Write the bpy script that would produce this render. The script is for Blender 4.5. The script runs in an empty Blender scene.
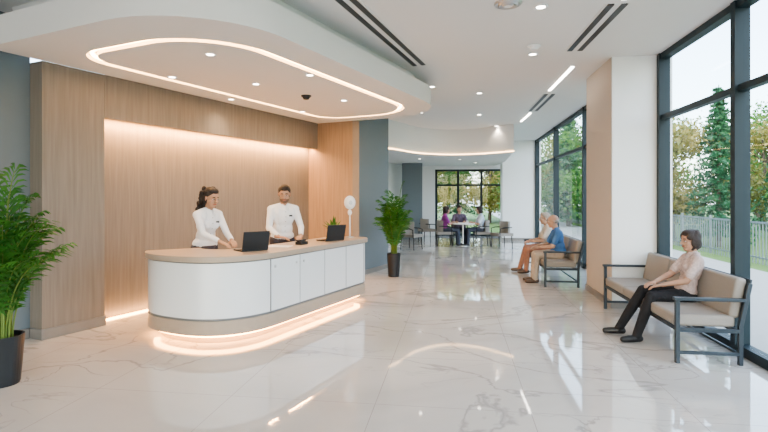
import bpy, bmesh, math, random
import numpy as np
from mathutils import Vector, Matrix, noise
from mathutils.bvhtree import BVHTree
random.seed(7); np.random.seed(7)
V=Vector
scene=bpy.context.scene
COL=scene.collection
try: scene.view_settings.look='AgX - Medium High Contrast'
except Exception: pass
# ---------------------------------------------------------------- frames
DL=V((.44,.898,0)).normalized(); NL=V((DL.y,-DL.x,0)); W0=V((-6.78,0,0))
DR=V((.1377,.9905,0)).normalized(); TR=V((-DR.y,DR.x,0)); R0=V((3.0,0,0))
ML=Matrix.Translation(W0)@Matrix.Rotation(math.atan2(DL.y,DL.x),4,'Z')   # local (u,-v,z)
MR=Matrix.Translation(R0)@Matrix.Rotation(math.atan2(DR.y,DR.x),4,'Z')   # local (s,t,z)
def L(u,v,z=0): p=W0+DL*u+NL*v; return V((p.x,p.y,z))
def R(s,t,z=0): p=R0+DR*s+TR*t; return V((p.x,p.y,z))
# ---------------------------------------------------------------- materials
def newmat(name):
    m=bpy.data.materials.new(name); m.use_nodes=True
    nt=m.node_tree; b=nt.nodes['Principled BSDF']; return m,nt,b
def mat(name,col,rough=.5,metal=0,emit=None,estr=0,var=.06,scale=8,bump=0,spec=None,coat=0,bd=.01):
    m,nt,b=newmat(name)
    c=(*col,1)
    b.inputs['Roughness'].default_value=rough; b.inputs['Metallic'].default_value=metal
    if spec is not None: b.inputs['Specular IOR Level'].default_value=spec
    if coat: b.inputs['Coat Weight'].default_value=coat; b.inputs['Coat Roughness'].default_value=.05
    tc=nt.nodes.new('ShaderNodeTexCoord'); n=nt.nodes.new('ShaderNodeTexNoise'); n.inputs['Scale'].default_value=scale; n.inputs['Detail'].default_value=4
    nt.links.new(tc.outputs['Object'],n.inputs['Vector'])
    r=nt.nodes.new('ShaderNodeMix'); r.data_type='RGBA'
    r.inputs[6].default_value=(*[max(0,x*(1-var)) for x in col],1); r.inputs[7].default_value=(*[min(1,x*(1+var)) for x in col],1)
    nt.links.new(n.outputs['Fac'],r.inputs[0]); nt.links.new(r.outputs[2],b.inputs['Base Color'])
    if bump:
        bp=nt.nodes.new('ShaderNodeBump'); bp.inputs['Strength'].default_value=bump; bp.inputs['Distance'].default_value=bd
        nt.links.new(n.outputs['Fac'],bp.inputs['Height']); nt.links.new(bp.outputs[0],b.inputs['Normal'])
    if emit: b.inputs['Emission Color'].default_value=(*emit,1); b.inputs['Emission Strength'].default_value=estr
    return m
def cloth(name,col,var,scale):
    m=mat(name,col,.8,var=var,scale=scale); nt=m.node_tree; b=nt.nodes['Principled BSDF']
    tc=nt.nodes.new('ShaderNodeTexCoord'); mp=nt.nodes.new('ShaderNodeMapping'); mp.inputs['Scale'].default_value=(1,1,.55); mp.inputs['Rotation'].default_value=(.5,.3,0)
    n=nt.nodes.new('ShaderNodeTexNoise'); n.inputs['Scale'].default_value=9; n.inputs['Detail'].default_value=2; n.inputs['Distortion'].default_value=1.2
    bp=nt.nodes.new('ShaderNodeBump'); bp.inputs['Strength'].default_value=.6; bp.inputs['Distance'].default_value=.035
    nt.links.new(tc.outputs['Object'],mp.inputs[0]); nt.links.new(mp.outputs[0],n.inputs['Vector']); nt.links.new(n.outputs['Fac'],bp.inputs['Height']); nt.links.new(bp.outputs[0],b.inputs['Normal'])
    return m
def wood(name,c1,c2,panel=1.22,rough=.55):
    m,nt,b=newmat(name); N=nt.nodes; K=nt.links
    tc=N.new('ShaderNodeTexCoord'); mp=N.new('ShaderNodeMapping'); mp.inputs['Scale'].default_value=(16,16,.8)
    K.new(tc.outputs['Object'],mp.inputs[0])
    n=N.new('ShaderNodeTexNoise'); n.inputs['Scale'].default_value=1.6; n.inputs['Detail'].default_value=8; n.inputs['Distortion'].default_value=.3
    K.new(mp.outputs[0],n.inputs['Vector'])
    cr=N.new('ShaderNodeValToRGB'); cr.color_ramp.elements[0].position=.3; cr.color_ramp.elements[1].position=.7
    cr.color_ramp.elements[0].color=(*c1,1); cr.color_ramp.elements[1].color=(*c2,1)
    K.new(n.outputs['Fac'],cr.inputs[0])
    sx=N.new('ShaderNodeSeparateXYZ'); K.new(tc.outputs['Object'],sx.inputs[0])
    d=N.new('ShaderNodeMath'); d.operation='DIVIDE'; d.inputs[1].default_value=panel; K.new(sx.outputs[0],d.inputs[0])
    f=N.new('ShaderNodeMath'); f.operation='FRACT'; K.new(d.outputs[0],f.inputs[0])
    l=N.new('ShaderNodeMath'); l.operation='LESS_THAN'; l.inputs[1].default_value=.003; K.new(f.outputs[0],l.inputs[0])
    mx=N.new('ShaderNodeMix'); mx.data_type='RGBA'; K.new(l.outputs[0],mx.inputs[0]); K.new(cr.outputs[0],mx.inputs[6]); mx.inputs[7].default_value=(*[x*.7 for x in c1],1)
    K.new(mx.outputs[2],b.inputs['Base Color']); b.inputs['Roughness'].default_value=rough
    return m
def marble():
    m,nt,b=newmat('marble_floor'); N=nt.nodes; K=nt.links
    tc=N.new('ShaderNodeTexCoord')
    def vein(scale,dist,w,off):
        mp=N.new('ShaderNodeMapping'); mp.inputs['Location'].default_value=(off,off*.7,0); mp.inputs['Rotation'].default_value=(0,0,.6); mp.inputs['Scale'].default_value=(1,.55,1); K.new(tc.outputs['Object'],mp.inputs[0])
        n=N.new('ShaderNodeTexNoise'); n.inputs['Scale'].default_value=scale; n.inputs['Detail'].default_value=6; n.inputs['Roughness'].default_value=.5; n.inputs['Distortion'].default_value=dist
        K.new(mp.outputs[0],n.inputs['Vector'])
        s=N.new('ShaderNodeMath'); s.operation='SUBTRACT'; s.inputs[1].default_value=.5; K.new(n.outputs['Fac'],s.inputs[0])
        a=N.new('ShaderNodeMath'); a.operation='ABSOLUTE'; K.new(s.outputs[0],a.inputs[0])
        r=N.new('ShaderNodeMapRange'); r.inputs['From Min'].default_value=0; r.inputs['From Max'].default_value=w; r.inputs['To Min'].default_value=1; r.inputs['To Max'].default_value=0
        K.new(a.outputs[0],r.inputs['Value']); return r.outputs[0]
    v1=vein(.6,.8,.010,3.1); v2=vein(1.5,1.0,.012,11.3); v3=vein(.5,.5,.12,7)
    nm=N.new('ShaderNodeTexNoise'); nm.inputs['Scale'].default_value=.7; K.new(tc.outputs['Object'],nm.inputs['Vector'])
    mk=N.new('ShaderNodeMapRange'); mk.inputs['From Min'].default_value=.45; mk.inputs['From Max'].default_value=.62; K.new(nm.outputs['Fac'],mk.inputs['Value'])
    mu=N.new('ShaderNodeMath'); mu.operation='MULTIPLY'; K.new(v2,mu.inputs[0]); K.new(mk.outputs[0],mu.inputs[1])
    mu1=N.new('ShaderNodeMath'); mu1.operation='MULTIPLY'; K.new(v1,mu1.inputs[0]); mu1.inputs[1].default_value=.9
    mxx=N.new('ShaderNodeMath'); mxx.operation='MAXIMUM'; K.new(mu1.outputs[0],mxx.inputs[0]); K.new(mu.outputs[0],mxx.inputs[1])
    a=N.new('ShaderNodeMix'); a.data_type='RGBA'; a.inputs[6].default_value=(.60,.57,.535,1); a.inputs[7].default_value=(.47,.445,.42,1)
    s3=N.new('ShaderNodeMath'); s3.operation='MULTIPLY'; K.new(v3,s3.inputs[0]); s3.inputs[1].default_value=.6; K.new(s3.outputs[0],a.inputs[0])
    c=N.new('ShaderNodeMix'); c.data_type='RGBA'; K.new(a.outputs[2],c.inputs[6]); c.inputs[7].default_value=(.19,.18,.175,1)
    s4=N.new('ShaderNodeMath'); s4.operation='MULTIPLY'; K.new(mxx.outputs[0],s4.inputs[0]); s4.inputs[1].default_value=.55; K.new(s4.outputs[0],c.inputs[0])
    br=N.new('ShaderNodeTexBrick'); br.offset=0; br.inputs['Scale'].default_value=1; br.inputs['Brick Width'].default_value=1.2; br.inputs['Row Height'].default_value=1.2
    br.inputs['Mortar Size'].default_value=.003; br.inputs['Mortar Smooth'].default_value=0; K.new(tc.outputs['Object'],br.inputs['Vector'])
    g=N.new('ShaderNodeMix'); g.data_type='RGBA'; K.new(c.outputs[2],g.inputs[6]); g.inputs[7].default_value=(.38,.35,.33,1); K.new(br.outputs['Fac'],g.inputs[0])
    K.new(g.outputs[2],b.inputs['Base Color']); b.inputs['Roughness'].default_value=.04; b.inputs['IOR'].default_value=1.85
    return m
def glassmat():
    m=bpy.data.materials.new('window_glass'); m.use_nodes=True; nt=m.node_tree; nt.nodes.clear()
    o=nt.nodes.new('ShaderNodeOutputMaterial'); mx=nt.nodes.new('ShaderNodeMixShader'); t=nt.nodes.new('ShaderNodeBsdfTransparent'); g=nt.nodes.new('ShaderNodeBsdfGlossy')
    t.inputs[0].default_value=(.955,.985,.995,1); g.inputs['Roughness'].default_value=.01
    f=nt.nodes.new('ShaderNodeLayerWeight'); f.inputs[0].default_value=.5
    p=nt.nodes.new('ShaderNodeMath'); p.operation='POWER'; p.inputs[1].default_value=5; q=nt.nodes.new('ShaderNodeMath'); q.operation='MULTIPLY_ADD'; q.inputs[1].default_value=.3; q.inputs[2].default_value=.012
    nt.links.new(f.outputs['Facing'],p.inputs[0]); nt.links.new(p.outputs[0],q.inputs[0])
    nt.links.new(q.outputs[0],mx.inputs[0]); nt.links.new(t.outputs[0],mx.inputs[1]); nt.links.new(g.outputs[0],mx.inputs[2]); nt.links.new(mx.outputs[0],o.inputs[0]); return m
def leafmat(name,c1,c2,scale=3,rough=.5,transl=True):
    m=bpy.data.materials.new(name); m.use_nodes=True; nt=m.node_tree; b=nt.nodes['Principled BSDF']; o=nt.nodes['Material Output']
    tc=nt.nodes.new('ShaderNodeTexCoord'); n=nt.nodes.new('ShaderNodeTexNoise'); n.inputs['Scale'].default_value=scale; nt.links.new(tc.outputs['Object'],n.inputs['Vector'])
    cr=nt.nodes.new('ShaderNodeValToRGB'); cr.color_ramp.elements[0].position=.35; cr.color_ramp.elements[1].position=.65
    cr.color_ramp.elements[0].color=(*c1,1); cr.color_ramp.elements[1].color=(*c2,1); nt.links.new(n.outputs['Fac'],cr.inputs[0])
    nt.links.new(cr.outputs[0],b.inputs['Base Color']); b.inputs['Roughness'].default_value=rough
    if transl:
        t=nt.nodes.new('ShaderNodeBsdfTranslucent'); mx=nt.nodes.new('ShaderNodeMixShader'); mx.inputs[0].default_value=.3
        nt.links.new(cr.outputs[0],t.inputs[0]); nt.links.new(b.outputs[0],mx.inputs[1]); nt.links.new(t.outputs[0],mx.inputs[2]); nt.links.new(mx.outputs[0],o.inputs[0])
    return m
M={}
M['marble']=marble(); M['glass']=glassmat()
M['wood']=wood('taupe_wood_panel',(.20,.172,.145),(.255,.222,.19))
M['woodwarm']=wood('return_wood_panel',(.25,.178,.12),(.32,.232,.165))
M['ceil']=mat('white_ceiling_paint',(.73,.725,.715),.8,var=.01,scale=3)
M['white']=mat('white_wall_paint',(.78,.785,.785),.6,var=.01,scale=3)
M['bluegrey']=mat('blue_grey_wall_paint',(.165,.195,.215),.7,var=.03)
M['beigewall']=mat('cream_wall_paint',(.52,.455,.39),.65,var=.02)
M['stone']=mat('grey_stone_skirting',(.23,.215,.20),.4,var=.1)
M['frame']=mat('slate_window_frame',(.02,.034,.042),.45,0,spec=.3)
M['deskwhite']=mat('white_desk_lacquer',(.74,.745,.75),.25,var=.01,coat=.3)
M['beige']=mat('beige_laminate',(.40,.32,.25),.38,var=.05,scale=14)
M['seam']=mat('dark_seam',(.20,.20,.20),.6)
M['ledwarm']=mat('warm_led',(1,.8,.55),.5,emit=(1,.48,.16),estr=22,var=0)
M['ledcove']=mat('amber_cove_led',(1,.85,.65),.5,emit=(1,.54,.23),estr=28,var=0)
M['ledloop']=mat('warm_cove_led',(1,.85,.65),.5,emit=(1,.62,.32),estr=8,var=0)
M['ledwhite']=mat('white_led',(1,1,1),.5,emit=(1,.93,.84),estr=14,var=0)
M['black']=mat('black_plastic',(.02,.022,.025),.4)
M['blackmetal']=mat('black_metal',(.03,.03,.032),.35,.5)
M['screen']=mat('dark_screen',(.015,.017,.02),.12)
M['pot']=mat('charcoal_pot',(.018,.02,.023),.45)
M['soil']=mat('potting_soil',(.05,.035,.025),.9,bump=.5,scale=40)
M['slate']=mat('slate_metal_frame',(.032,.045,.058),.4,.1)
M['cushion']=mat('taupe_upholstery',(.29,.265,.24),.75,var=.06,scale=60,bump=.1)
M['cushion2']=mat('grey_beige_weave',(.28,.255,.23),.8,var=.1,scale=60)
M['leaf']=leafmat('palm_leaf',(.03,.12,.02),(.08,.24,.04),5)
M['stem']=mat('palm_stem',(.14,.21,.04),.6)
M['bark']=mat('tree_bark',(.10,.08,.06),.9,var=.3)
M['tree1']=leafmat('tree_foliage_green',(.04,.15,.03),(.13,.27,.05),.6)
M['tree2']=leafmat('tree_foliage_autumn',(.16,.19,.04),(.34,.28,.08),.6)
M['conifer']=leafmat('conifer_foliage',(.02,.10,.045),(.06,.19,.08),.8)
M['lawn']=mat('lawn_grass',(.12,.20,.05),.9,var=.3,scale=2)
M['path']=mat('concrete_path',(.40,.39,.37),.8,var=.1)
M['fence']=mat('grey_fence_metal',(.16,.20,.21),.5)
M['chrome']=mat('brushed_steel',(.55,.55,.55),.3,.9)
# ---------------------------------------------------------------- mesh builder
class MB:
    def __init__(s): s.v=[];s.f=[];s.m=[];s.mats=[];s.T=Matrix.Identity(4)
    def mi(s,m):
        m=M[m] if isinstance(m,str) else m
        if m not in s.mats: s.mats.append(m)
        return s.mats.index(m)
    def add(s,vs,fs,m):
        o=len(s.v); s.v+= [tuple(s.T@V(p)) for p in vs]; k=s.mi(m)
        for f in fs: s.f.append(tuple(i+o for i in f)); s.m.append(k)
    def box(s,c,d,m,rot=None):
        x,y,z=[a/2 for a in d]
        vs=[V((i,j,k)) for i in(-x,x) for j in(-y,y) for k in(-z,z)]
        if rot is not None: vs=[rot@p for p in vs]
        vs=[p+V(c) for p in vs]
        s.add(vs,[(0,1,3,2),(4,6,7,5),(0,4,5,1),(2,3,7,6),(0,2,6,4),(1,5,7,3)],m)
    def bb(s,x0,x1,y0,y1,z0,z1,m): s.box(((x0+x1)/2,(y0+y1)/2,(z0+z1)/2),(x1-x0,y1-y0,z1-z0),m)
    def prism(s,pts,z0,z1,m,mtop=None):
        n=len(pts); vs=[(p[0],p[1],z0) for p in pts]+[(p[0],p[1],z1) for p in pts]
        s.add(vs,[(i,(i+1)%n,(i+1)%n+n,i+n) for i in range(n)]+[tuple(range(n-1,-1,-1)),tuple(range(n,2*n))],m)
    def ring(s,po,pi,z0,z1,m):
        n=len(po); vs=[(p[0],p[1],z0) for p in po]+[(p[0],p[1],z0) for p in pi]+[(p[0],p[1],z1) for p in po]+[(p[0],p[1],z1) for p in pi]
        fs=[]
        for i in range(n):
            j=(i+1)%n; fs+=[(i,j,n+j,n+i),(2*n+i,3*n+i,3*n+j,2*n+j),(i,2*n+i,2*n+j,j),(n+i,n+j,3*n+j,3*n+i)]
        s.add(vs,fs,m)
    def tube(s,pts,r,m,seg=8,caps=True):
        pts=[V(p) for p in pts]; n=len(pts); rs=r if isinstance(r,(list,tuple)) else [r]*n
        vs=[];a=None
        for i,p in enumerate(pts):
            d=(pts[min(i+1,n-1)]-pts[max(i-1,0)]).normalized()
            if a is None: a=d.orthogonal().normalized()
            a=(a-d*a.dot(d)).normalized(); b=d.cross(a)
            for k in range(seg):
                t=2*math.pi*k/seg; vs.append(p+(a*math.cos(t)+b*math.sin(t))*rs[i])
        fs=[(i*seg+k,i*seg+(k+1)%seg,(i+1)*seg+(k+1)%seg,(i+1)*seg+k) for i in range(n-1) for k in range(seg)]
        if caps: fs+=[tuple(range(seg-1,-1,-1)),tuple(range((n-1)*seg,n*seg))]
        s.add(vs,fs,m)
    def cyl(s,c,r,z0,z1,m,r1=None,seg=32):
        s.tube([(c[0],c[1],z0),(c[0],c[1],z1)],[r,r if r1 is None else r1],m,seg)
    def lathe(s,c,prof,m,seg=32):
        vs=[(c[0]+r*math.cos(2*math.pi*k/seg),c[1]+r*math.sin(2*math.pi*k/seg),z) for r,z in prof for k in range(seg)]
        n=len(prof); s.add(vs,[(i*seg+k,i*seg+(k+1)%seg,(i+1)*seg+(k+1)%seg,(i+1)*seg+k) for i in range(n-1) for k in range(seg)],m)
    def ell(s,c,r,m,rot=None,seg=12):
        vs=[];n=seg
        for i in range(n+1):
            th=math.pi*i/n
            for k in range(n*2):
                ph=math.pi*k/n; p=V((r[0]*math.sin(th)*math.cos(ph),r[1]*math.sin(th)*math.sin(ph),r[2]*math.cos(th)))
                if rot is not None: p=rot@p
                vs.append(p+V(c))
        w=2*n; s.add(vs,[(i*w+k,(i+1)*w+k,(i+1)*w+(k+1)%w,i*w+(k+1)%w) for i in range(n) for k in range(w)],m)
    def make(s,name,mw=None,bevel=0,recalc=True,smooth=True,ang=35,parent=None):
        me=bpy.data.meshes.new(name); me.from_pydata(s.v,[],s.f)
        for m in s.mats: me.materials.append(m)
        me.polygons.foreach_set('material_index',s.m)
        if recalc:
            bm=bmesh.new(); bm.from_mesh(me); bmesh.ops.remove_doubles(bm,verts=bm.verts,dist=1e-6); bmesh.ops.recalc_face_normals(bm,faces=bm.faces); bm.to_mesh(me); bm.free()
        if smooth:
            me.polygons.foreach_set('use_smooth',[True]*len(me.polygons)); me.set_sharp_from_angle(angle=math.radians(ang))
        me.update()
        o=bpy.data.objects.new(name,me); COL.objects.link(o)
        if mw is not None: o.matrix_world=mw
        if bevel:
            b=o.modifiers.new('bevel','BEVEL'); b.width=bevel; b.segments=3; b.limit_method='ANGLE'; b.angle_limit=math.radians(40)
        if parent: o.parent=parent
        return o
def place(p,ang=0): return Matrix.Translation(V(p))@Matrix.Rotation(ang,4,'Z')
def light(kind,name,loc,energy,col,parent=None,**k):
    l=bpy.data.lights.new(name,kind); l.energy=energy; l.color=col
    for a,b in k.items(): setattr(l,a,b)
    o=bpy.data.objects.new(name,l); COL.objects.link(o); o.location=loc
    if parent: 
        o.parent=parent; o.matrix_parent_inverse=parent.matrix_world.inverted()
    return o
# ---------------------------------------------------------------- room shell
CZ=3.7
outl=[R(-4,-.15),R(21.15,-.15),R(21.15,8),L(13.8,-2.6),L(12.2,-.5),L(0,-.5),V((-7.23,-4,0)),]
MRi=MR.inverted(); MLi=ML.inverted()
b=MB(); b.prism([MRi@p for p in outl],-.2,0,'marble'); b.make('floor',MR)
b=MB(); b.prism(outl,CZ,CZ+.2,'ceil'); b.make('ceiling')
# left feature wall (reception)  local (u,-v)
b=MB(); b.bb(-.3,6.52,.23,.43,0,CZ,'bluegrey'); b.make('wall_left',ML)
b=MB(); b.bb(-.3,6.5,.2,.229,0,.12,'stone'); b.make('baseboard_left',ML,.004)
b=MB(); b.bb(-.3,5.9,-.12,.23,3.2,CZ,'ceil'); b.make('trim_1',ML,.004)
b=MB(); b.bb(6.52,7.29,0,.43,0,3.2,'wood'); b.bb(6.505,7.30,-.018,.43,0,.12,'stone'); b.make('wall_pier',ML,.004)
b=MB(); b.bb(7.29,12.2,.23,.43,0,3.2,'wood'); b.make('wall_back',ML)
b=MB(); b.bb(7.29,12.2,0,.06,2.65,3.2,'wood'); b.bb(7.29,12.2,.06,.23,2.95,3.2,'wood'); b.make('wall_header',ML)
b=MB(); b.bb(7.32,12.18,.075,.10,2.66,2.685,'ledwarm'); b.make('led_strip_light',ML)
b=MB(); b.bb(7.32,12.18,.19,.215,0,.02,'ledwarm'); b.make('led_strip_light',ML)
b=MB(); b.bb(12.2,13.6,-1.0,1.5,0,CZ,'bluegrey')
b.bb(12.185,12.2,-.86,.23,0,3.2,'woodwarm'); b.bb(12.185,13.61,-1.015,-1.0,0,.1,'stone'); b.bb(12.18,12.2,-1.01,-.86,0,3.2,'stone'); b.make('wall_return',ML)
b=MB(); b.bb(13.55,24,2.3,2.5,0,CZ,'white'); b.bb(13.4,13.6,1.4,2.5,0,CZ,'white'); b.make('wall_hall',ML)
b=MB(); b.prism([V((-7.23,-4.0,0)),V((-7.03,-4.0,0)),V((-7.0,.1,0)),V((-7.23,.2,0))],0,CZ,'bluegrey'); b.make('wall_side')
# far end wall R frame s=21
b=MB(); b.bb(20.98,21.15,3.8,8.5,0,CZ,'white'); b.bb(20.98,21.15,-.15,.95,0,CZ,'white'); b.bb(20.98,21.15,.95,3.8,2.75,CZ,'white'); b.make('wall_end',MR)
b=MB(); b.prism([V((.70,19.5,0)),V((1.45,19.4,0)),V((1.45,19.8,0)),V((.70,19.9,0))],0,2.9,'bluegrey'); b.make('wall_partition')
# columns
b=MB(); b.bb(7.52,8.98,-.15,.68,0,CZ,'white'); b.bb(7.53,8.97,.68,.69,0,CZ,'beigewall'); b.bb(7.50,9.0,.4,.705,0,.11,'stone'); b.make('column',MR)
b=MB(); b.bb(19,19.9,-.15,1.23,0,CZ,'white'); b.bb(18.985,19.92,.0,1.25,0,.1,'stone'); b.make('column',MR)
# windows
def window(name,x0,x1,mull,mw,ztop=CZ,trans=2.78,sill=.1):
    b=MB()
    b.bb(x0,x1,-.07,.05,0,sill,'frame'); b.bb(x0,x1,-.07,.05,ztop-.08,ztop,'frame'); b.bb(x0,x1,-.05,.04,trans-.035,trans+.035,'frame')
    for m in mull: b.bb(m-.045,m+.045,-.08,.07,0,ztop,'frame')
    b.bb(x0,x1,-.012,-.004,sill,ztop-.08,'glass'); return b.make(name,mw)
window('window_1',-4,7.51,[-3.9,-2.0,.0,1.2,3.3,5.45,7.46],MR)
window('window_2',8.98,19,[9.03,11.9,15.4,18.95],MR)
Mend=MR@Matrix.Translation((21.06,.95,0))@Matrix.Rotation(math.pi/2,4,'Z')
window('window_3',0,2.85,[.05,.95,1.9,2.8],Mend,2.75,2.1)
window('rear_fill_glazing',0,9.7,[.05,2,4,6,8,9.65],place((-7.1,-3.96,0)),CZ,2.78)  # unseen glazed back behind the camera, added to let sky light fill the room
# ---------------------------------------------------------------- reception soffit
def rrect(u0,u1,v0,v1,r,n=12):
    pts=[]
    for cx,cy,a0,rr in((u1-r[0],v1-r[0],0,r[0]),(u0+r[1],v1-r[1],90,r[1]),(u0+r[2],v0+r[2],180,r[2]),(u1-r[3],v0+r[3],270,r[3])):
        for i in range(n+1):
            a=math.radians(a0+90*i/n); pts.append((cx+rr*math.cos(a),-(cy+rr*math.sin(a))))
    return pts
def loop(o): return rrect(6.55+o,11.75-o,.5+o,2.50-o,(.95-o,.85-o,.45-o,.5-o))
b=MB()
b.prism(rrect(5.95,12.19,.0,3.0,(1.35,1.1,.02,.02)),3.245,3.5,'ceil')
b.ring(rrect(5.95,12.19,.0,3.0,(1.35,1.1,.02,.02)),loop(-.04),3.2,3.246,'ceil')
b.prism(loop(.07),3.2,3.246,'ceil')
b.prism(rrect(5.95+.25,12.19-.25,.0,2.75,(1.2,1.0,.02,.02)),3.5,CZ,'ceil')
b.make('ceiling_soffit',ML)
b=MB(); b.ring(loop(.0),loop(.03),3.224,3.246,'ledcove'); b.make('cove_light',ML)
# far soffit
def cat(pts,n=8):
    P=[V((*p,0)) if len(p)==2 else V(p) for p in pts]; P=[P[0]*2-P[1]]+P+[P[-1]*2-P[-2]]; o=[]
    for i in range(1,len(P)-2):
        for k in range(n):
            t=k/n; o.append(.5*((2*P[i])+(P[i+1]-P[i-1])*t+(2*P[i-1]-5*P[i]+4*P[i+1]-P[i+2])*t*t+(3*P[i]-P[i-1]-3*P[i+1]+P[i+2])*t**3))
    o.append(P[-2]); return o
arc=cat([(-.6,12.9),(.3,14.0),(1.0,15.2),(1.95,15.8),(2.9,15.5),(3.7,14.6)])
b=MB(); b.prism(arc+[V((4.45,19,0)),V((4.6,21.4,0)),V((-2,21.9,0)),V((-2.9,13.6,0))],2.9,CZ,'ceil'); b.make('ceiling_far')
b=MB(); b.tube([p+V((0,-.03,2.93)) for p in arc],.013,'ledloop'); b.make('cove_light')
# ceiling fittings
def boxAlong(p0,p1,w,z0,z1,m,b):
    p0=V((*p0,0));p1=V((*p1,0)); d=(p1-p0).normalized(); n=V((-d.y,d.x,0))*w/2
    b.prism([p0-n,p1-n,p1+n,p0+n],z0,z1,m)
def slot(p0,p1):
    b=MB(); boxAlong(p0,p1,.26,CZ-.008,CZ,'ceil',b)
    d=(V((*p1,0))-V((*p0,0))).normalized(); n=V((-d.y,d.x,0))
    for o in(-.07,.07):
        a=V((*p0,0))+n*o; c=V((*p1,0))+n*o; boxAlong(a[:2],c[:2],.07,CZ-.014,CZ,'black',b)
    b.make('air_diffuser')
slot((-.55,4.9),(.55,8.0)); slot((2.49,5.45),(2.68,7.2)); slot((3.33,10.3),(3.58,12.3))
def lin(p0,p1):
    b=MB(); boxAlong(p0,p1,.08,CZ-.01,CZ,'chrome',b); boxAlong(p0,p1,.05,CZ-.02,CZ,'ledwhite',b); b.make('linear_ceiling_light')
lin((2.36,4.2),(2.48,5.3)); lin((2.98,8.1),(3.2,9.9)); lin((3.6,12.6),(3.75,14.0))
WARM=(1,.84,.66)
def downlight(x,y,z,e,r=.05,col=WARM):
    b=MB(); b.lathe((0,0),[(r*.8,-.004),(r*1.25,-.008),(r*1.3,0)],'white',24); b.cyl((0,0),r*.8,-.006,-.001,'ledwhite',seg=24)
    o=b.make('downlight',place((x,y,z)))
    if e:
        l=light('SPOT','lamp',(0,0,-.03),e,col,spot_size=math.radians(125),spot_blend=.9,shadow_soft_size=.06); l.parent=o
for x,y in((-2.76,6.67),(-1.77,7.08),(-.95,6.56),(-2.45,8.2),(-.65,8.3),(-1.5,9.4),(-1.9,5.6)): downlight(x,y,3.2,42,col=(1,.76,.52))
for x,y,e in((1.7,5.55,90),(2.15,7.4,90),(.9,9.6,90),(1.9,10.2,90),(.9,12.6,80),(2.4,12.9,80),(3.3,15,60),(.5,3.0,90),(2.0,2.2,90),(-2,1.5,90),(-4,3,70),(0,0,90)): downlight(x,y,CZ,e*.5,.06)
for x,y in((1.2,17.2),(2.6,17.5),(3.4,19)): downlight(x,y,2.9,50)
# big round diffuser, sensor dome
b=MB(); b.lathe((0,0),[(.04,-.035),(.06,-.02),(.09,-.03),(.11,-.012),(.135,-.018),(.15,0)],'chrome',32); b.lathe((0,0),[(0,-.03),(.04,-.035)],'white'); b.make('ceiling_speaker',place((1.32,5.45,CZ)))
b=MB(); b.lathe((0,0),[(0,-.07),(.04,-.06),(.055,-.035),(.06,-.02),(.075,-.02),(.08,0)],'black',24); b.make('security_camera_dome',place((-1.2,7.9,3.2)))
b=MB(); b.lathe((0,0),[(0,-.06),(.05,-.05),(.07,-.02),(.09,-.015),(.095,0)],'white',24); b.make('smoke_detector',place((2.05,7.0,CZ)))
# ---------------------------------------------------------------- reception desk
UE=10.25
def sel(cu,cv,a,bb,th,n=2.5):
    c=math.cos(th); s=math.sin(th); return (cu+a*math.copysign(abs(c)**(2/n),c), cv+bb*math.copysign(abs(s)**(2/n),s))
def outer(o,N=36):
    pts=[]
    for i in range(N+1):
        th=math.radians(228-(228-90)*i/N); pts.append(sel(8.0,1.42,.92+o,.83+o,th))
    r=.16
    for i in range(7):
        a=math.radians(90-90*i/6); pts.append((UE+o-r+r*math.cos(a),2.25+o-r+r*math.sin(a)))
    return pts
def desk_poly(o,depth=1.62):
    inner=[]
    for i in range(13):
        a=math.radians(90+(222-90)*i/12); inner.append((8.15+(.40-o)*math.cos(a),1.27+(depth-1.27-o)*math.sin(a)))
    p=outer(o)+[(UE+o,depth-o)]+inner
    return [(x,-y) for x,y in p]
b=MB()
b.prism(desk_poly(-.13),0,.11,'beige')
b.prism(desk_poly(0),.11,.27,'beige')
b.prism(desk_poly(-.012),.27,.295,'seam')
b.prism(desk_poly(0),.295,.905,'deskwhite')
b.prism(desk_poly(-.015),.905,.92,'seam')
b.prism(desk_poly(.03),.92,.985,'beige')
for u in(7.8,8.38,8.96,9.54,10.08): b.bb(u-.004,u+.004,-2.254,-2.2,.295,.905,'seam')
for u in(7.88,8.30,8.46): b.bb(u-.012,u+.012,-2.262,-2.2,.80,.83,'chrome')
# staff side shelf
b.prism([(8.15,-1.62),(10.2,-1.62),(10.2,-1.5),(8.35,-1.5)],.70,.73,'beige')
o=b.make('reception_desk',ML,.006)
def lo(o):
    return [(x,-y) for x,y in outer(o)]
b=MB()
po=lo(-.06); pi=lo(-.12); n=len(po)
vs=[(p[0],p[1],.08) for p in po]+[(p[0],p[1],.08) for p in pi]+[(p[0],p[1],.108) for p in po]+[(p[0],p[1],.108) for p in pi]
fs=[]
for i in range(n-1):
    j=i+1; fs+=[(i,j,n+j,n+i),(2*n+i,3*n+i,3*n+j,2*n+j),(i,2*n+i,2*n+j,j),(n+i,n+j,3*n+j,3*n+i)]
b.add(vs,fs,'ledwarm'); ob=b.make('plinth_light',ML); 
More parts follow.
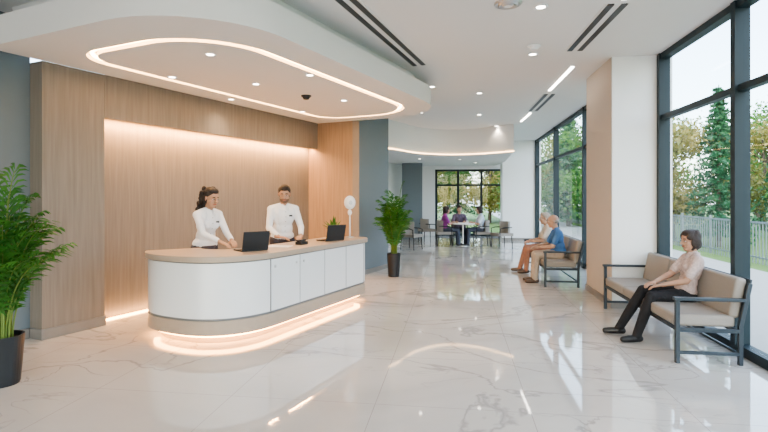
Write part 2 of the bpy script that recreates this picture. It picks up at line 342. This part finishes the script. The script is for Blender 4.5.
# desk items
def laptop(u,v,ang):
    b=MB(); rx=Matrix.Rotation(math.radians(12),3,'X')   # local +y = towards the user
    b.box((0,.0,.009),(.34,.235,.016),'black'); b.box((0,.02,.0178),(.30,.12,.002),'screen'); b.box((0,.085,.0178),(.10,.05,.002),'seam')
    b.box((0,-.142,.127),(.34,.009,.228),'black',rx); b.box((0,-.1365,.128),(.318,.002,.205),'screen',rx)
    b.tube([(-.14,-.118,.016),(.14,-.118,.016)],.008,'black',8)
    p=L(u,v,.9855); return b.make('laptop',place(p,ang),.002)
stf=math.atan2(-NL.y,-NL.x)-math.pi/2
laptop(7.90,1.86,stf-.40); laptop(9.50,2.0,stf-.35)
b=MB(); b.box((0,0,.02),(.16,.10,.04),'black'); b.box((0,.02,.05),(.14,.05,.02),'black',Matrix.Rotation(.4,3,'X')); b.tube([(-.06,-.02,.055),(0,-.02,.062),(.06,-.02,.055)],.014,'black'); b.make('desk_telephone',place(L(8.80,1.98,.9855),stf),.003)
b=MB(); b.box((0,0,.004),(.21,.29,.008),'white'); b.make('paper_stack',place(L(8.42,1.9,.9855),stf+.3))
# lamp
b=MB(); b.lathe((0,0),[(0,.0),(.07,.0),(.07,.012),(.015,.022),(.011,.03),(.011,.42),(0,.42)],'chrome',24)
b.tube([(0,0,.42),(.0,.02,.47)],.012,'chrome')
b.ell((0,.0,.56),(.095,.05,.11),'deskwhite'); b.ell((.0,-.035,.56),(.062,.025,.075),'white'); b.ell((0,-.055,.56),(.03,.012,.035),'chrome')
b.ell((0,0,.40),(.035,.03,.05),'deskwhite')
b.make('desk_lamp',place(L(10.12,1.98,.9855),.3))
# ---------------------------------------------------------------- plants
def frond(b,base,az,H,spread,nl=16,ll=.26,w=.028,start=.3):
    d=V((math.cos(az),math.sin(az),0)); pts=[]
    for i in range(15):
        t=i/14; pts.append(base+V((0,0,1))*(H*(t*1.25-.33*t**3.2))+d*(spread*(t**1.9)))
    b.tube(pts,[.008*(1-.75*i/14)+.001 for i in range(15)],'stem',5)
    for k in range(nl):
        t=start+(1-start)*k/(nl-1); i=min(13,int(t*14)); f=t*14-i; p=pts[i].lerp(pts[i+1],f); tan=(pts[i+1]-pts[i]).normalized()
        side=tan.cross(V((0,0,1)));  side=side.normalized() if side.length>.05 else V((-d.y,d.x,0))
        for sg in(-1,1):
            l=ll*(.55+.6*math.sin(math.pi*min(1,(k+2)/(nl+1))))*random.uniform(.85,1.1)
            dr=(side*sg*.85+tan*.75+V((0,0,random.uniform(-.05,.25)))).normalized()
            nn=dr.cross(tan).normalized(); wd=nn.cross(dr).normalized()*w*.5
            p1=p+dr*l*.4+V((0,0,.02)); p2=p+dr*l*.75-V((0,0,l*.10)); p3=p+dr*l-V((0,0,l*.32))
            b.add([p,p1+wd,p1-wd,p2+wd*.8,p2-wd*.8,p3],[(0,1,2),(1,3,4,2),(3,5,4)],'leaf')
def palm(name,x,y,H,S,pr,ph,n=26,ll=.26,w=.028,nl=16):
    b=MB()
    b.lathe((0,0),[(0,0),(pr*.78,0),(pr*.82,.02),(pr,ph-.01),(pr,ph),(pr*.9,ph),(pr*.88,ph-.04)],'pot'); b.lathe((0,0),[(0,ph-.035),(pr*.89,ph-.035)],'soil')
    for i in range(n):
        az=i*2.399+random.uniform(-.2,.2); q=math.sqrt((i+.5)/n); r=pr*.5*random.random()
        base=V((r*math.cos(az),r*math.sin(az),ph-.05))
        frond(b,base,az,(H-ph)*(1.12-.62*q)*random.uniform(.85,1.03),S*(.25+.75*q)*random.uniform(.8,1.1),ll=ll,w=w,nl=nl,start=.22)
    return b.make(name,place((x,y,0)),recalc=False,smooth=False)
palm('potted_palm',-3.36,4.50,2.02,.42,.17,.43,48,.25,.026,14)
palm('potted_palm',.20,10.5,1.98,.36,.14,.48,34,.25,.032,14)
b=MB(); b.lathe((0,0),[(0,0),(.045,0),(.06,.1),(.055,.1),(.05,.08)],'white'); b.lathe((0,0),[(0,.085),(.055,.085)],'soil')
for i in range(44):
    az=i*2.399; e=random.uniform(.3,1.4); d=V((math.cos(az)*math.cos(e),math.sin(az)*math.cos(e),math.sin(e))); p=V((0,0,.09)); l=random.uniform(.14,.30)
    s=V((-d.y,d.x,0)).normalized()*.018; q=p+d*l*.6; b.tube([p,p+d*l*.4],.002,'stem',4); b.add([p+d*l*.3,q+s,q-s,p+d*l-V((0,0,.02))],[(0,1,3,2)],'leaf')
b.make('small_potted_plant',place(L(9.92,1.8,.9855)),recalc=False,smooth=False)
# ---------------------------------------------------------------- bench
def bench(name,mw,Ln,n,D=.70):
    b=MB(); w=.04
    def bar(p0,p1,t,m='slate'):
        p0=V(p0);p1=V(p1);d=(p1-p0); l=d.length; q=d.to_track_quat('Z','X').to_matrix(); b.box((p0+p1)/2,(t[0],t[1],l),m,q)
    for x in(.025,Ln-.025):
        b.bb(x-.02,x+.02,D-.045,D-.005,0,.62,'slate')                # front leg
        b.bb(x-.032,x+.032,.06,D+.01,.62,.65,'slate')          # arm
        bar((x,.10,0),(x,.10,.40),(.04,.04)); bar((x,.10,.38),(x,.015,.80),(.04,.04))
        b.bb(x-.016,x+.016,.10,D-.01,.09,.12,'slate')
        b.bb(x-.018,x+.018,.08,D-.01,.31,.35,'slate')
    b.bb(.02,Ln-.02,D-.06,D-.02,.31,.35,'slate'); b.bb(.02,Ln-.02,.10,.14,.31,.35,'slate'); b.bb(.02,Ln-.02,.085,.11,.09,.115,'slate')
    fr=b.make(name,mw,.005)
    c=MB(); wd=(Ln-.12)/n
    for i in range(n):
        x0=.06+i*wd
        c.bb(x0+.006,x0+wd-.006,.12,D-.01,.352,.47,'cushion')
    s=c.make('seat_cushions',None,.03); s.parent=fr
    c=MB()
    for i in range(n):
        x0=.06+i*wd; rot=Matrix.Rotation(math.radians(11),3,'X')
        c.box((x0+wd/2,.095,.645),(wd-.012,.10,.40),'cushion',rot)
    s=c.make('back_cushions',None,.03); s.parent=fr
    c=MB(); rot=Matrix.Rotation(math.radians(11),3,'X'); c.box((Ln/2,.035,.64),(Ln-.06,.02,.40),'slate',rot); s=c.make('back_panel',None,.004); s.parent=fr
    return fr
bench('waiting_bench',MR@Matrix.Translation((4.98,.12,0)),2.5,3)
bench('waiting_bench',MR@Matrix.Translation((9.15,.68,0)),2.7,4)
# ---------------------------------------------------------------- cafe furniture
def armchair(x,y,ang,m='cushion2'):
    b=MB()
    for sx in(-.24,.24):
        for sy in(-.24,.24): b.tube([(sx,sy,0),(sx*.92,sy*.92,.40)],[.014,.018],'blackmetal',8)
        b.tube([(sx*1.05,.22,.38),(sx*1.12,.22,.62),(sx*1.12,.1,.65),(sx*1.12,-.2,.66)],.016,'blackmetal',8)
    b.box((0,0,.43),(.52,.52,.09),m)
    pts=[];
    for i in range(13):
        a=math.radians(200+140*i/12); pts.append((.29*math.cos(a),.27*math.sin(a)+.02))
    inn=[(.82*p[0],.82*p[1]) for p in pts]
    b.prism(pts+inn[::-1],.46,.84,m)
    return b.make('armchair',place((x,y,0),ang),.012)
tx,ty=2.62,17.0
b=MB(); b.lathe((0,0),[(0,.72),(.42,.72),(.43,.735),(.42,.75),(0,.75)],'white',40); b.lathe((0,0),[(0,0),(.25,0),(.25,.015),(.04,.035),(.03,.06),(.03,.72)],'chrome'); b.make('round_table',place((tx,ty,0)))
armchair(2.0,17.0,-math.pi/2); armchair(3.25,17.0,math.pi/2); armchair(2.6,17.75,math.pi); armchair(3.75,16.3,math.pi*.6); armchair(1.55,18.3,-1.2); armchair(.85,15.8,-2.2)
b=MB(); b.lathe((0,0),[(0,0),(.03,0),(.035,.09),(.03,.09)],'white',16); b.make('coffee_cup',place((2.75,16.9,.7505)))
# ---------------------------------------------------------------- people
def seg_mesh(p0,p1,r0,r1,seg=14):
    d=p1-p0; l=d.length; d=d/l if l>1e-6 else V((0,0,1)); a=d.orthogonal().normalized(); c=d.cross(a); rings=[]
    for i in range(5): t=math.pi/2*i/5; rings.append((-r0*math.cos(t),r0*math.sin(t)+1e-4))
    rings.append((0,r0)); rings.append((l,r1))
    for i in range(4,-1,-1): t=math.pi/2*i/5; rings.append((l+r1*math.cos(t),r1*math.sin(t)+1e-4))
    vs=[p0+d*h+(a*math.cos(2*math.pi*k/seg)+c*math.sin(2*math.pi*k/seg))*r for h,r in rings for k in range(seg)]
    n=len(rings); fs=[(i*seg+k,i*seg+(k+1)%seg,(i+1)*seg+(k+1)%seg,(i+1)*seg+k) for i in range(n-1) for k in range(seg)]
    fs+=[tuple(range(seg-1,-1,-1)),tuple(range((n-1)*seg,n*seg))]; return vs,fs
class Prims:
    def __init__(s): s.P=[]
    def cap(s,p0,p1,r0,r1,m): s.P.append(('c',V(p0),V(p1),r0,r1,m))
    def chain(s,pts,rs,m):
        for i in range(len(pts)-1): s.cap(pts[i],pts[i+1],rs[i],rs[i+1],m)
    def ell(s,c,r,m,rot=None): s.P.append(('e',V(c),V(r),rot if rot is not None else Matrix.Identity(3),None,m))
    def remesh(s,vox,it,mb,mats):
        t=MB()
        for p in s.P:
            if p[0]=='c': vs,fs=seg_mesh(p[1],p[2],p[3],p[4]); t.add(vs,fs,'white')
            else: t.ell(p[1],p[2],'white',p[3],10)
        o=t.make('tmp',recalc=True,smooth=False)
        r=o.modifiers.new('r','REMESH'); r.mode='VOXEL'; r.voxel_size=vox
        sm=o.modifiers.new('s','SMOOTH'); sm.factor=.5; sm.iterations=it
        dg=bpy.context.evaluated_depsgraph_get(); dg.update(); me=bpy.data.meshes.new_from_object(o.evaluated_get(dg))
        nv=len(me.vertices); co=np.empty(nv*3); me.vertices.foreach_get('co',co); co=co.reshape(-1,3)
        faces=[tuple(f.vertices) for f in me.polygons]
        ce=np.empty(len(faces)*3); me.polygons.foreach_get('center',ce); ce=ce.reshape(-1,3)
        best=np.full(len(ce),1e9); idx=np.zeros(len(ce),int); keys=[]
        for p in s.P:
            if p[5] not in keys: keys.append(p[5])
            if p[0]=='c':
                a=np.array(p[1]);ab=np.array(p[2])-a; tt=np.clip(((ce-a)@ab)/max(ab@ab,1e-9),0,1); d=np.linalg.norm(ce-a-tt[:,None]*ab,axis=1)-(p[3]+(p[4]-p[3])*tt)
            else:
                q=(ce-np.array(p[1]))@np.array(p[3]); rr=np.array(p[2]); k=np.linalg.norm(q/rr,axis=1); k2=np.linalg.norm(q/rr**2,axis=1)+1e-9; d=k*(k-1)/k2
            w=d<best; best[w]=d[w]; idx[w]=keys.index(p[5])
        off=len(mb.v); mb.v+= [tuple(c) for c in co]
        kk=[mb.mi(mats[k]) for k in keys]
        for f,i in zip(faces,idx): mb.f.append(tuple(a+off for a in f)); mb.m.append(kk[i])
        bpy.data.objects.remove(o); bpy.data.meshes.remove(me)
def ik(s,w,l1,l2,pole):
    d=w-s; D=d.length; dn=d.normalized()
    if D>l1+l2-.005: w=s+dn*(l1+l2-.005); D=l1+l2-.005
    a=(l1*l1-l2*l2+D*D)/(2*D); h=math.sqrt(max(0,l1*l1-a*a)); p=(pole-dn*pole.dot(dn)).normalized(); return s+dn*a+p*h, w
def hand(P,W,x,pn,side,curl=.35,m='skin'):
    x=x.normalized(); z=-(pn-x*pn.dot(x)).normalized(); y=z.cross(x)*side     # y -> thumb side
    rot=Matrix((x,y,z)).transposed()
    P.cap(W-x*.05,W,.025,.024,m)
    P.ell(W+x*.048,(.052,.040,.017),m,rot)
    for yy,l in((.028,.072),(.0095,.080),(-.0095,.074),(-.027,.058)):
        p=W+x*.08+y*yy; P.cap(W+x*.03+y*yy*.7,p,.012,.0105,m); a=curl*.5; r=.0095
        for f in(.45,.32,.26):
            d=x*math.cos(a)-z*math.sin(a); q=p+d*l*f; P.cap(p,q,r,r-.0008,m); p=q; r-=.0008; a+=curl
    p=W+x*.02+y*.022; d1=(x*.65+y*.7-z*.25).normalized(); q=p+d1*.045; P.cap(p,q,.014,.011,m); d2=(x*.9+y*.3-z*.3).normalized(); P.cap(q,q+d2*.032,.0105,.009,m)
def skinm(n,c): 
    m=mat(n,c,.5,var=.05,scale=20); m.node_tree.nodes['Principled BSDF'].inputs['Subsurface Weight'].default_value=.08; return m
HS=1.07
def person(name,loc,heading,J,look=(0,0),C=None,scale=1,short=True,female=False,hair='short',vox=.009,beard=False,buttons=False,badge=False):
    mb=MB(); mats={}
    mats['skin']=skinm(name+'_skin',C['skin']); mats['hair']=mat(name+'_hair',C['hair'],.6,var=.4,scale=70,bump=.8)
    mats['shirt']=cloth(name+'_shirt',C['shirt'],C.get('svar',.05),C.get('sscale',14)); mats['pants']=cloth(name+'_trousers',C['pants'],.12,14)
    mats['shoe']=mat(name+'_shoes',C['shoe'],.4); mats['lips']=mat(name+'_lips',tuple(a*b for a,b in zip(C['skin'],(.85,.5,.5))),.45)
    mats['stub']=mat(name+'_beard',tuple(a*.35+b*.65 for a,b in zip(C['skin'],C['hair'])),.7,var=.3,scale=90)
    mats['eye']=mat(name+'_eye',(.62,.58,.55),.3); mats['iris']=M['screen']
    sw=.16 if female else .178; B=Prims(); Hd=Prims(); Hn=Prims()
    pel,che,nek,hd=[V(J[k]) for k in('pel','chest','neck','head')]
    tw=J.get('twist',0); side=V((-math.sin(tw),math.cos(tw),0))
    up=(nek-pel).normalized(); fwd=side.cross(up).normalized(); rot=Matrix((fwd,side,up)).transposed()
    w=.9 if female else 1
    B.ell(pel,(.12,.165,.115),'pants',rot)
    B.ell(pel.lerp(che,.42),(.105*w+.012*C.get('belly',0),.148*w,.16),'shirt',rot)
    B.ell(pel+up*.03,(.128*w+.012*C.get('belly',0),.173,.095),'shirt',rot)
    B.ell(che,(.115,.160*w,.18),'shirt',rot)
    if female:
        for sg in(-1,1): B.ell(che+fwd*.07+side*sg*.062-up*.015,(.055,.058,.06),'shirt',rot)
    sh={}
    for sg,k in((1,'L'),(-1,'R')):
        sh[k]=nek-up*.08+side*sg*sw+V(J.get('sh'+k,(0,0,0)))
        B.cap(nek-up*.045+side*sg*.05-fwd*.01,sh[k],.056,.058*w+.002,'shirt')
        B.ell(che+side*sg*.085+up*.06,(.10*w,.085*w,.12),'shirt',rot)
    B.cap(nek-up*.07,nek-up*.015,.07,.056,'shirt')
    B.cap(nek-up*.05,hd-V((0,0,.05)),.051*w,.048*w,'skin')
    for sg,k in((1,'L'),(-1,'R')):
        wr=V(J['wr'+k]); el,wr=ik(sh[k],wr,.28,.25,V(J.get('pole'+k,(-.3,sg*.6,-1))))
        if short:
            mid=sh[k].lerp(el,.72); B.cap(sh[k],mid,.058,.056,'shirt'); B.chain([sh[k],el,wr],[.042,.038,.024],'skin'); B.cap(el.lerp(wr,.15),el.lerp(wr,.35),.038,.036,'skin')
        else:
            B.chain([sh[k],el,el.lerp(wr,.8)],[.056*w,.046*w,.036],'shirt'); B.cap(el,wr,.03,.024,'skin')
        hdir=V(J.get('hd'+k,(wr-el)[:])); hand(Hn,wr,hdir,V(J.get('pn'+k,(0,0,-1))),-sg,J.get('curl',.3))
        hip=pel+side*sg*.09-up*.03; kn=V(J['kn'+k]); an=V(J['an'+k])
        B.cap(hip,kn,.096,.065,'pants')
        B.cap(hip.lerp(kn,.3),hip.lerp(kn,.6),.092,.082,'pants')
        B.chain([kn,kn.lerp(an,.35),an],[.065,.063,.050],'pants')
        fd=V(J.get('fd'+k,(1,sg*.15,0))).normalized(); he=an+V((0,0,-.042))-fd*.035
        B.cap(an,an+V((0,0,-.04)),.038,.04,'shoe'); B.chain([he,an+V((0,0,-.045))+fd*.09,he+fd*.20-V((0,0,.008))],[.040,.042,.034],'shoe')
    # head
    yaw,pit=look; HR=(Matrix.Rotation(yaw,3,'Z')@Matrix.Rotation(pit,3,'Y'))
    def h(*a): return hd+HR@(V(a)*HS)
    E=lambda c,r,m: Hd.ell(h(*c),[q*HS for q in r],m,HR)
    E((-.008,0,.03),(.096,.076,.086),'skin'); E((.018,0,-.035),(.070,.060,.078),'skin'); E((.05,0,-.09),(.030,.030,.022),'skin')
    E((.072,0,.024),(.018,.046,.011),'skin')
    for sg in(-1,1): E((.052,sg*.036,-.025),(.028,.024,.025),'skin'); E((-.003,sg*.078,-.005),(.018,.009,.030),'skin')
    Hd.cap(h(.088,0,.012),h(.104,0,-.022),.009,.013,'skin'); E((.094,0,-.026),(.014,.017,.009),'skin')
    E((.083,0,-.056),(.012,.025,.0085),'lips')
    Hd.cap(h(-.02,0,-.05),nek-up*.02,.050*w,.052*w,'skin')
    for sg in(-1,1): Hd.cap(h(.0885,sg*.018,.028),h(.079,sg*.045,.030),.0045,.0035,'hair')
    if hair!='bald':
        E((-.022,0,.046),(.100,.084,.084),'hair'); E((-.045,0,.0),(.068,.079,.07),'hair'); 
    else:
        E((-.045,0,.0),(.065,.081,.045),'hair')
    if hair=='short': E((.01,0,.085),(.075,.068,.042),'hair'); E((.035,.01,.108),(.045,.05,.022),'hair')
    if hair=='bob':
        rb=random.Random(5)
        for sg in(-1,1): E((-.02,sg*.072,-.012),(.055,.022,.068),'hair'); E((.03,sg*.055,.055),(.045,.028,.045),'hair')
        E((-.06,0,-.03),(.055,.08,.072),'hair'); E((.025,.012,.088),(.066,.066,.042),'hair')
        for i in range(46):
            a=rb.uniform(-2.2,2.2); z=rb.uniform(-.08,.10); q=math.sqrt(max(0,1-((z-.02)/.12)**2)); x=-.02-.078*math.cos(a)*q
            if x<.03: E((x,.070*math.sin(a)*q,z),(.021,.019,.030),'hair')
    if hair=='curly':
        E((.012,0,.088),(.07,.066,.04),'hair')
        rr=random.Random(3)
        for i in range(110):
            a=rr.uniform(-1.3,1.3); z=rr.uniform(-.21,.10); q=1.0+.22*(z<-.05); E((-.04-.06*math.cos(a)*q+rr.uniform(-.012,.012),a*.078*q,z),(.024,.024,.027),'hair')
        for sg in(-1,1): E((-.03,sg*.07,-.02),(.04,.028,.07),'hair')
        E((-.07,0,-.10),(.05,.075,.09),'hair')
    if beard:
        E((.022,0,-.064),(.068,.0615,.053),'stub'); E((.052,0,-.088),(.032,.032,.0255),'stub'); Hd.cap(h(.086,-.02,-.043),h(.086,.02,-.043),.005,.005,'stub'); E((.088,0,-.056),(.011,.021,.007),'lips')
    B.remesh(vox,4,mb,mats); 
    if buttons or badge:
        bv=BVHTree.FromPolygons([V(p) for p in mb.v],mb.f); cen=[]
        for i in range(22):
            p=nek.lerp(pel,.14+.74*i/21)+up*.0; hit=bv.ray_cast(p+fwd*.6,-fwd)
            if hit[0] is not None: cen.append(hit[0]+fwd*.0025)
        vs=[];
        for p in cen: vs+=[p-side*.014,p+side*.014]
        mb.add(vs,[(2*i,2*i+1,2*i+3,2*i+2) for i in range(len(cen)-1)],mats['shirt'])
        for p in cen[2::4]: mb.ell(p+fwd*.001,(.003,.006,.006),M['seam'],rot,5)
        for sg in(-1,1):
            a=nek-up*.005+fwd*.055+side*sg*.02; c=cen[0]+side*sg*.005; e=nek+up*.01+side*sg*.06; f=cen[1]+side*sg*.055+fwd*.004
            mb.add([a+fwd*.008,c+fwd*.012,f+fwd*.006,e+fwd*.01],[(0,1,2,3)],mats['shirt'])
        if badge:
            p=che+side*.075+up*.03; hit=bv.ray_cast(p+fwd*.6,-fwd)
            if hit[0] is not None: mb.box(hit[0]+fwd*.006,(.004,.05,.022),M['black'],rot)
    Hd.remesh(.0042 if vox<.011 else .006,2,mb,mats); Hn.remesh(.0042 if vox<.011 else .006,1,mb,mats)
    for sg in(-1,1):
        mb.ell(h(.079,sg*.029,.004),(.0115*HS,.0135*HS,.0062*HS),mats['eye'],HR,8); mb.ell(h(.0875,sg*.029,.0035),(.004,.0062,.0058),mats['iris'],HR,8)
        mb.tube([h(.083,sg*.016,.006),h(.091,sg*.027,.0115),h(.084,sg*.043,.008)],.0028,mats['hair' if female else 'skin'],6)
    mb.tube([nek-up*.006+fwd*(.062*math.cos(t))+side*.062*math.sin(t)-up*(.02*math.cos(t)+.012) for t in [2*math.pi*i/20 for i in range(21)]],.011,mats['shirt'],8,False)
    o=mb.make(name,place(loc,heading)@Matrix.Scale(scale,4),recalc=False,ang=80)
    return o
def hdg(v): return math.atan2(v.y,v.x)
# receptionist woman (leaning over the desk towards her laptop)
w1=L(8.05,.95); a1=hdg(NL)-.15
person('receptionist_woman',w1,a1,dict(pel=(0,0,.95),chest=(.05,0,1.245),neck=(.08,0,1.43),head=(.13,0,1.56),wrL=(.42,.09,1.03),wrR=(.44,-.10,1.03),knL=(.02,.1,.5),knR=(.02,-.1,.5),anL=(-.02,.1,.085),anR=(-.02,-.1,.085),pnL=(0,0,-1),pnR=(0,0,-1)),
  look=(.05,.25),C=dict(skin=(.42,.25,.165),hair=(.02,.014,.012),shirt=(.72,.74,.79),pants=(.05,.05,.07),shoe=(.02,.02,.02)),scale=1.04,short=False,female=True,hair='curly',buttons=True,badge=True)
w2=L(9.30,1.27); a2=-1.05
person('receptionist_man',w2,a2,dict(pel=(0,0,.97),chest=(.04,0,1.27),neck=(.05,0,1.46),head=(.09,0,1.595),wrL=(.33,.16,1.01),wrR=(.34,-.16,1.01),knL=(.02,.1,.5),knR=(.02,-.1,.5),anL=(-.02,.1,.085),anR=(-.02,-.1,.085),hdR=(.7,.7,-.12),hdL=(.8,-.5,-.12)),
  look=(-.35,.25),C=dict(skin=(.40,.24,.16),hair=(.02,.015,.012),shirt=(.72,.74,.78),pants=(.05,.05,.07),shoe=(.02,.02,.02)),scale=1.05,short=False,beard=True,buttons=True,badge=True)
FR=hdg(TR)
def seated(**k):
    J=dict(pel=(0,0,.565),chest=(-.07,0,.86),neck=(-.09,0,1.05),head=(-.055,0,1.185),wrL=(.26,.10,.66),wrR=(.28,-.08,.67),knL=(.42,.12,.53),knR=(.42,-.12,.53),anL=(.45,.12,.085),anR=(.45,-.12,.085),pnL=(0,0,-1),pnR=(0,0,-1),hdL=(.9,-.3,-.25),hdR=(.9,.3,-.25),curl=.3)
    J.update(k); return J
person('seated_woman',R(5.85,.37),FR,seated(anR=(.70,-.14,.10),anL=(.60,.17,.09),knL=(.43,.14,.54),knR=(.44,-.10,.57),wrL=(.30,.12,.675),wrR=(.33,-.02,.69)),look=(.2,.05),
  C=dict(skin=(.42,.25,.175),hair=(.035,.022,.018),shirt=(.50,.40,.38),pants=(.012,.012,.015),shoe=(.01,.01,.012),svar=.45,sscale=45),scale=.96,short=True,female=True,hair='bob',buttons=True)
person('seated_man',R(9.72,1.02),FR,seated(wrL=(.36,.10,.68),wrR=(.38,-.08,.69),chest=(.02,0,.85),neck=(.05,0,1.04),head=(.10,0,1.165)),look=(-.1,.1),
  C=dict(skin=(.46,.29,.21),hair=(.30,.28,.27),shirt=(.06,.16,.36),pants=(.42,.35,.29),shoe=(.10,.06,.04),belly=2),scale=1.0,hair='bald',vox=.011)
person('seated_man',R(10.95,1.02),FR,seated(wrL=(.34,.10,.68),wrR=(.34,-.08,.69),anR=(.55,-.13,.09),chest=(-.02,0,.85),neck=(0,0,1.04),head=(.05,0,1.165)),look=(.1,.05),
  C=dict(skin=(.46,.29,.21),hair=(.36,.30,.25),shirt=(.60,.54,.48),pants=(.38,.19,.13),shoe=(.12,.08,.06),belly=1.5),scale=1.0,hair='short',vox=.011)
def tp(x,y,ang,C,**k):
    person('seated_guest',(x,y,.0),ang,seated(wrL=(.34,.12,.77),wrR=(.34,-.12,.77),chest=(.0,0,.86),neck=(.02,0,1.05),head=(.06,0,1.18)),C=C,vox=.013,**k)
base=dict(skin=(.42,.26,.18),hair=(.03,.02,.02),pants=(.06,.07,.10),shoe=(.03,.03,.03))
tp(2.02,17.0,0,{**base,'shirt':(.28,.05,.25)},female=True,hair='bob')
tp(2.6,17.72,-math.pi/2,{**base,'shirt':(.12,.09,.14)},hair='short')
tp(3.22,17.0,math.pi,{**base,'shirt':(.55,.62,.72)},female=True,hair='bob')
# ---------------------------------------------------------------- exterior
b=MB(); b.bb(-60,90,-90,-.3,-.35,-.15,'lawn'); b.make('lawn',MR)
b=MB(); b.bb(21.3,90,-.3,70,-.35,-.15,'lawn'); b.make('lawn',MR)
b=MB(); b.bb(-20,60,-4.2,-.5,-.15,-.12,'path'); b.make('footpath',MR)
b=MB()
for i in range(0,330): b.bb(i*.15-5,i*.15-4.975,-5.01,-4.985,-.15,.95,'fence')
for i in range(0,26): b.bb(i*2-5.03,i*2-4.97,-5.03,-4.97,-.15,1.05,'fence')
b.bb(-5,45,-5.02,-4.98,.92,.97,'fence'); b.bb(-5,45,-5.02,-4.98,.0,.04,'fence'); b.make('fence',MR)
def leafcloud(pts,sz,rng):
    n=len(pts); a=rng.normal(size=(n,3)); a/=np.linalg.norm(a,axis=1)[:,None]; c=rng.normal(size=(n,3)); c-=a*(a*c).sum(1)[:,None]; c/=np.linalg.norm(c,axis=1)[:,None]
    s=(sz*rng.uniform(.6,1.3,size=n))[:,None]; v=np.stack([pts-a*s,pts-c*s*.6,pts+a*s,pts+c*s*.6],1).reshape(-1,3)
    return [tuple(x) for x in v],[(4*i,4*i+1,4*i+2,4*i+3) for i in range(n)]
def treemesh(seed,m,H,cr):
    rng=np.random.default_rng(seed); b=MB()
    tr=[V((0,0,-.0)),V((.1,.05,H*.3)),V((0,.1,H*.55)),V((.1,0,H*.85))]; b.tube(tr,[.16,.12,.09,.03],'bark',8)
    P=[]
    for k in range(30):
        an=rng.uniform(0,6.28); zz=rng.uniform(.25,.95); rad=cr*math.sqrt(max(.05,1-((zz-.6)/.42)**2))*rng.uniform(.35,.95); c=np.array([rad*math.cos(an),rad*math.sin(an),zz*H])
        b.tube([V((0,0.05,zz*H*.75)),V(c)],[.04,.012],'bark',5)
        q=rng.normal(size=(260,3))*np.array([.42,.42,.32])*cr*.5; P.append(c+q)
    P=np.concatenate(P); v,f=leafcloud(P,.11,rng); b.add(v,f,m); return b
def conmesh(seed,H,cr):
    rng=np.random.default_rng(seed); b=MB(); b.tube([(0,0,0),(0,0,H)],[.14,.02],'bark',8); P=[]
    for k in range(120):
        z=H*(.08+.9*(k/120)); r=cr*(1-z/H)+.08; an=k*2.399; d=np.array([math.cos(an),math.sin(an),-.22]); tip=d*r
        b.tube([V((0,0,z)),V((tip[0],tip[1],z+tip[2]))],[.02,.005],'bark',4)
        t=rng.uniform(.1,1,size=(80,1)); P.append(np.array([0,0,z])+d*r*t+rng.normal(size=(80,3))*np.array([.14,.14,.07])*(.4+.6*r/cr))
    v,f=leafcloud(np.concatenate(P),.085,rng); b.add(v,f,'conifer'); return b
protos={}
def puttree(kind,p,sc,rot):
    nm={'g':'deciduous_tree','a':'autumn_tree','c':'conifer_tree'}[kind]
    if kind not in protos:
        b={'g':lambda:treemesh(3,'tree1',7,2.6),'a':lambda:treemesh(5,'tree2',6.5,2.4),'c':lambda:conmesh(8,8,1.9)}[kind](); protos[kind]=b.make(nm,recalc=False,smooth=False); o=protos[kind]
    else:
        o=bpy.data.objects.new(nm,protos[kind].data); COL.objects.link(o)
    o.matrix_world=Matrix.Translation((p[0],p[1],-.15))@Matrix.Rotation(rot,4,'Z')@Matrix.Scale(sc,4)
for k,p,s_ in(('c',(11.9,18.2),.72),('a',(11.4,20.2),.72),('g',(13.5,27),.9),('c',(17.5,22),.8),('g',(17,19.5),.62),('a',(20,27),.9),('g',(24,33),1.1),('g',(10.5,24),.8),('a',(12,33),.9),('c',(10.8,30),.95),('g',(9,36),.9),
      ('g',(13,40),1),('a',(7.0,34),.8),('g',(4.5,38),1),('a',(3.0,33),.75),('c',(5.8,40),1.0),('g',(1.0,37),.9),('g',(20,16),.6),('g',(26,22),.9),('a',(16,34),1),('g',(8,30),.6),('g',(28,14),.9),('g',(24,5),.9),('c',(20,10),.8)):
    puttree(k,p,s_,random.uniform(0,6))
# ---------------------------------------------------------------- lights
def alight(name,p,sx,sy,e,col,rot,mw):
    l=bpy.data.lights.new(name,'AREA'); l.shape='RECTANGLE'; l.size=sx; l.size_y=sy; l.energy=e; l.color=col
    o=bpy.data.objects.new(name,l); COL.objects.link(o); o.matrix_world=mw@Matrix.Translation(p)@rot; return o
OR=(1,.52,.22)
alight('header_led_lamp',(9.75,.13,2.655),4.8,.03,150,OR,Matrix.Rotation(math.radians(12),4,'X'),ML)
alight('floor_led_lamp',(9.75,.17,.03),4.8,.02,25,OR,Matrix.Rotation(math.radians(180),4,'X'),ML)
w=bpy.data.worlds.new('sky_world'); scene.world=w; w.use_nodes=True; nt=w.node_tree; bg=nt.nodes['Background']
sk=nt.nodes.new('ShaderNodeTexSky'); sk.sky_type='NISHITA'; sk.sun_disc=False; sk.sun_elevation=math.radians(32); sk.sun_rotation=math.radians(200); sk.dust_density=1.6; sk.air_density=1.2
mx=nt.nodes.new('ShaderNodeMix'); mx.data_type='RGBA'; mx.inputs[0].default_value=.35; mx.inputs[7].default_value=(6.5,7.3,8.3,1)
nt.links.new(sk.outputs[0],mx.inputs[6]); nt.links.new(mx.outputs[2],bg.inputs[0]); bg.inputs[1].default_value=.9
# ---------------------------------------------------------------- camera
cam=bpy.data.cameras.new('camera'); cam.lens=24; cam.sensor_width=36; cam.shift_y=-20/768; cam.clip_end=300
co=bpy.data.objects.new('camera',cam); COL.objects.link(co); co.location=(0,0,1.65); co.rotation_euler=(math.pi/2,0,0); scene.camera=co
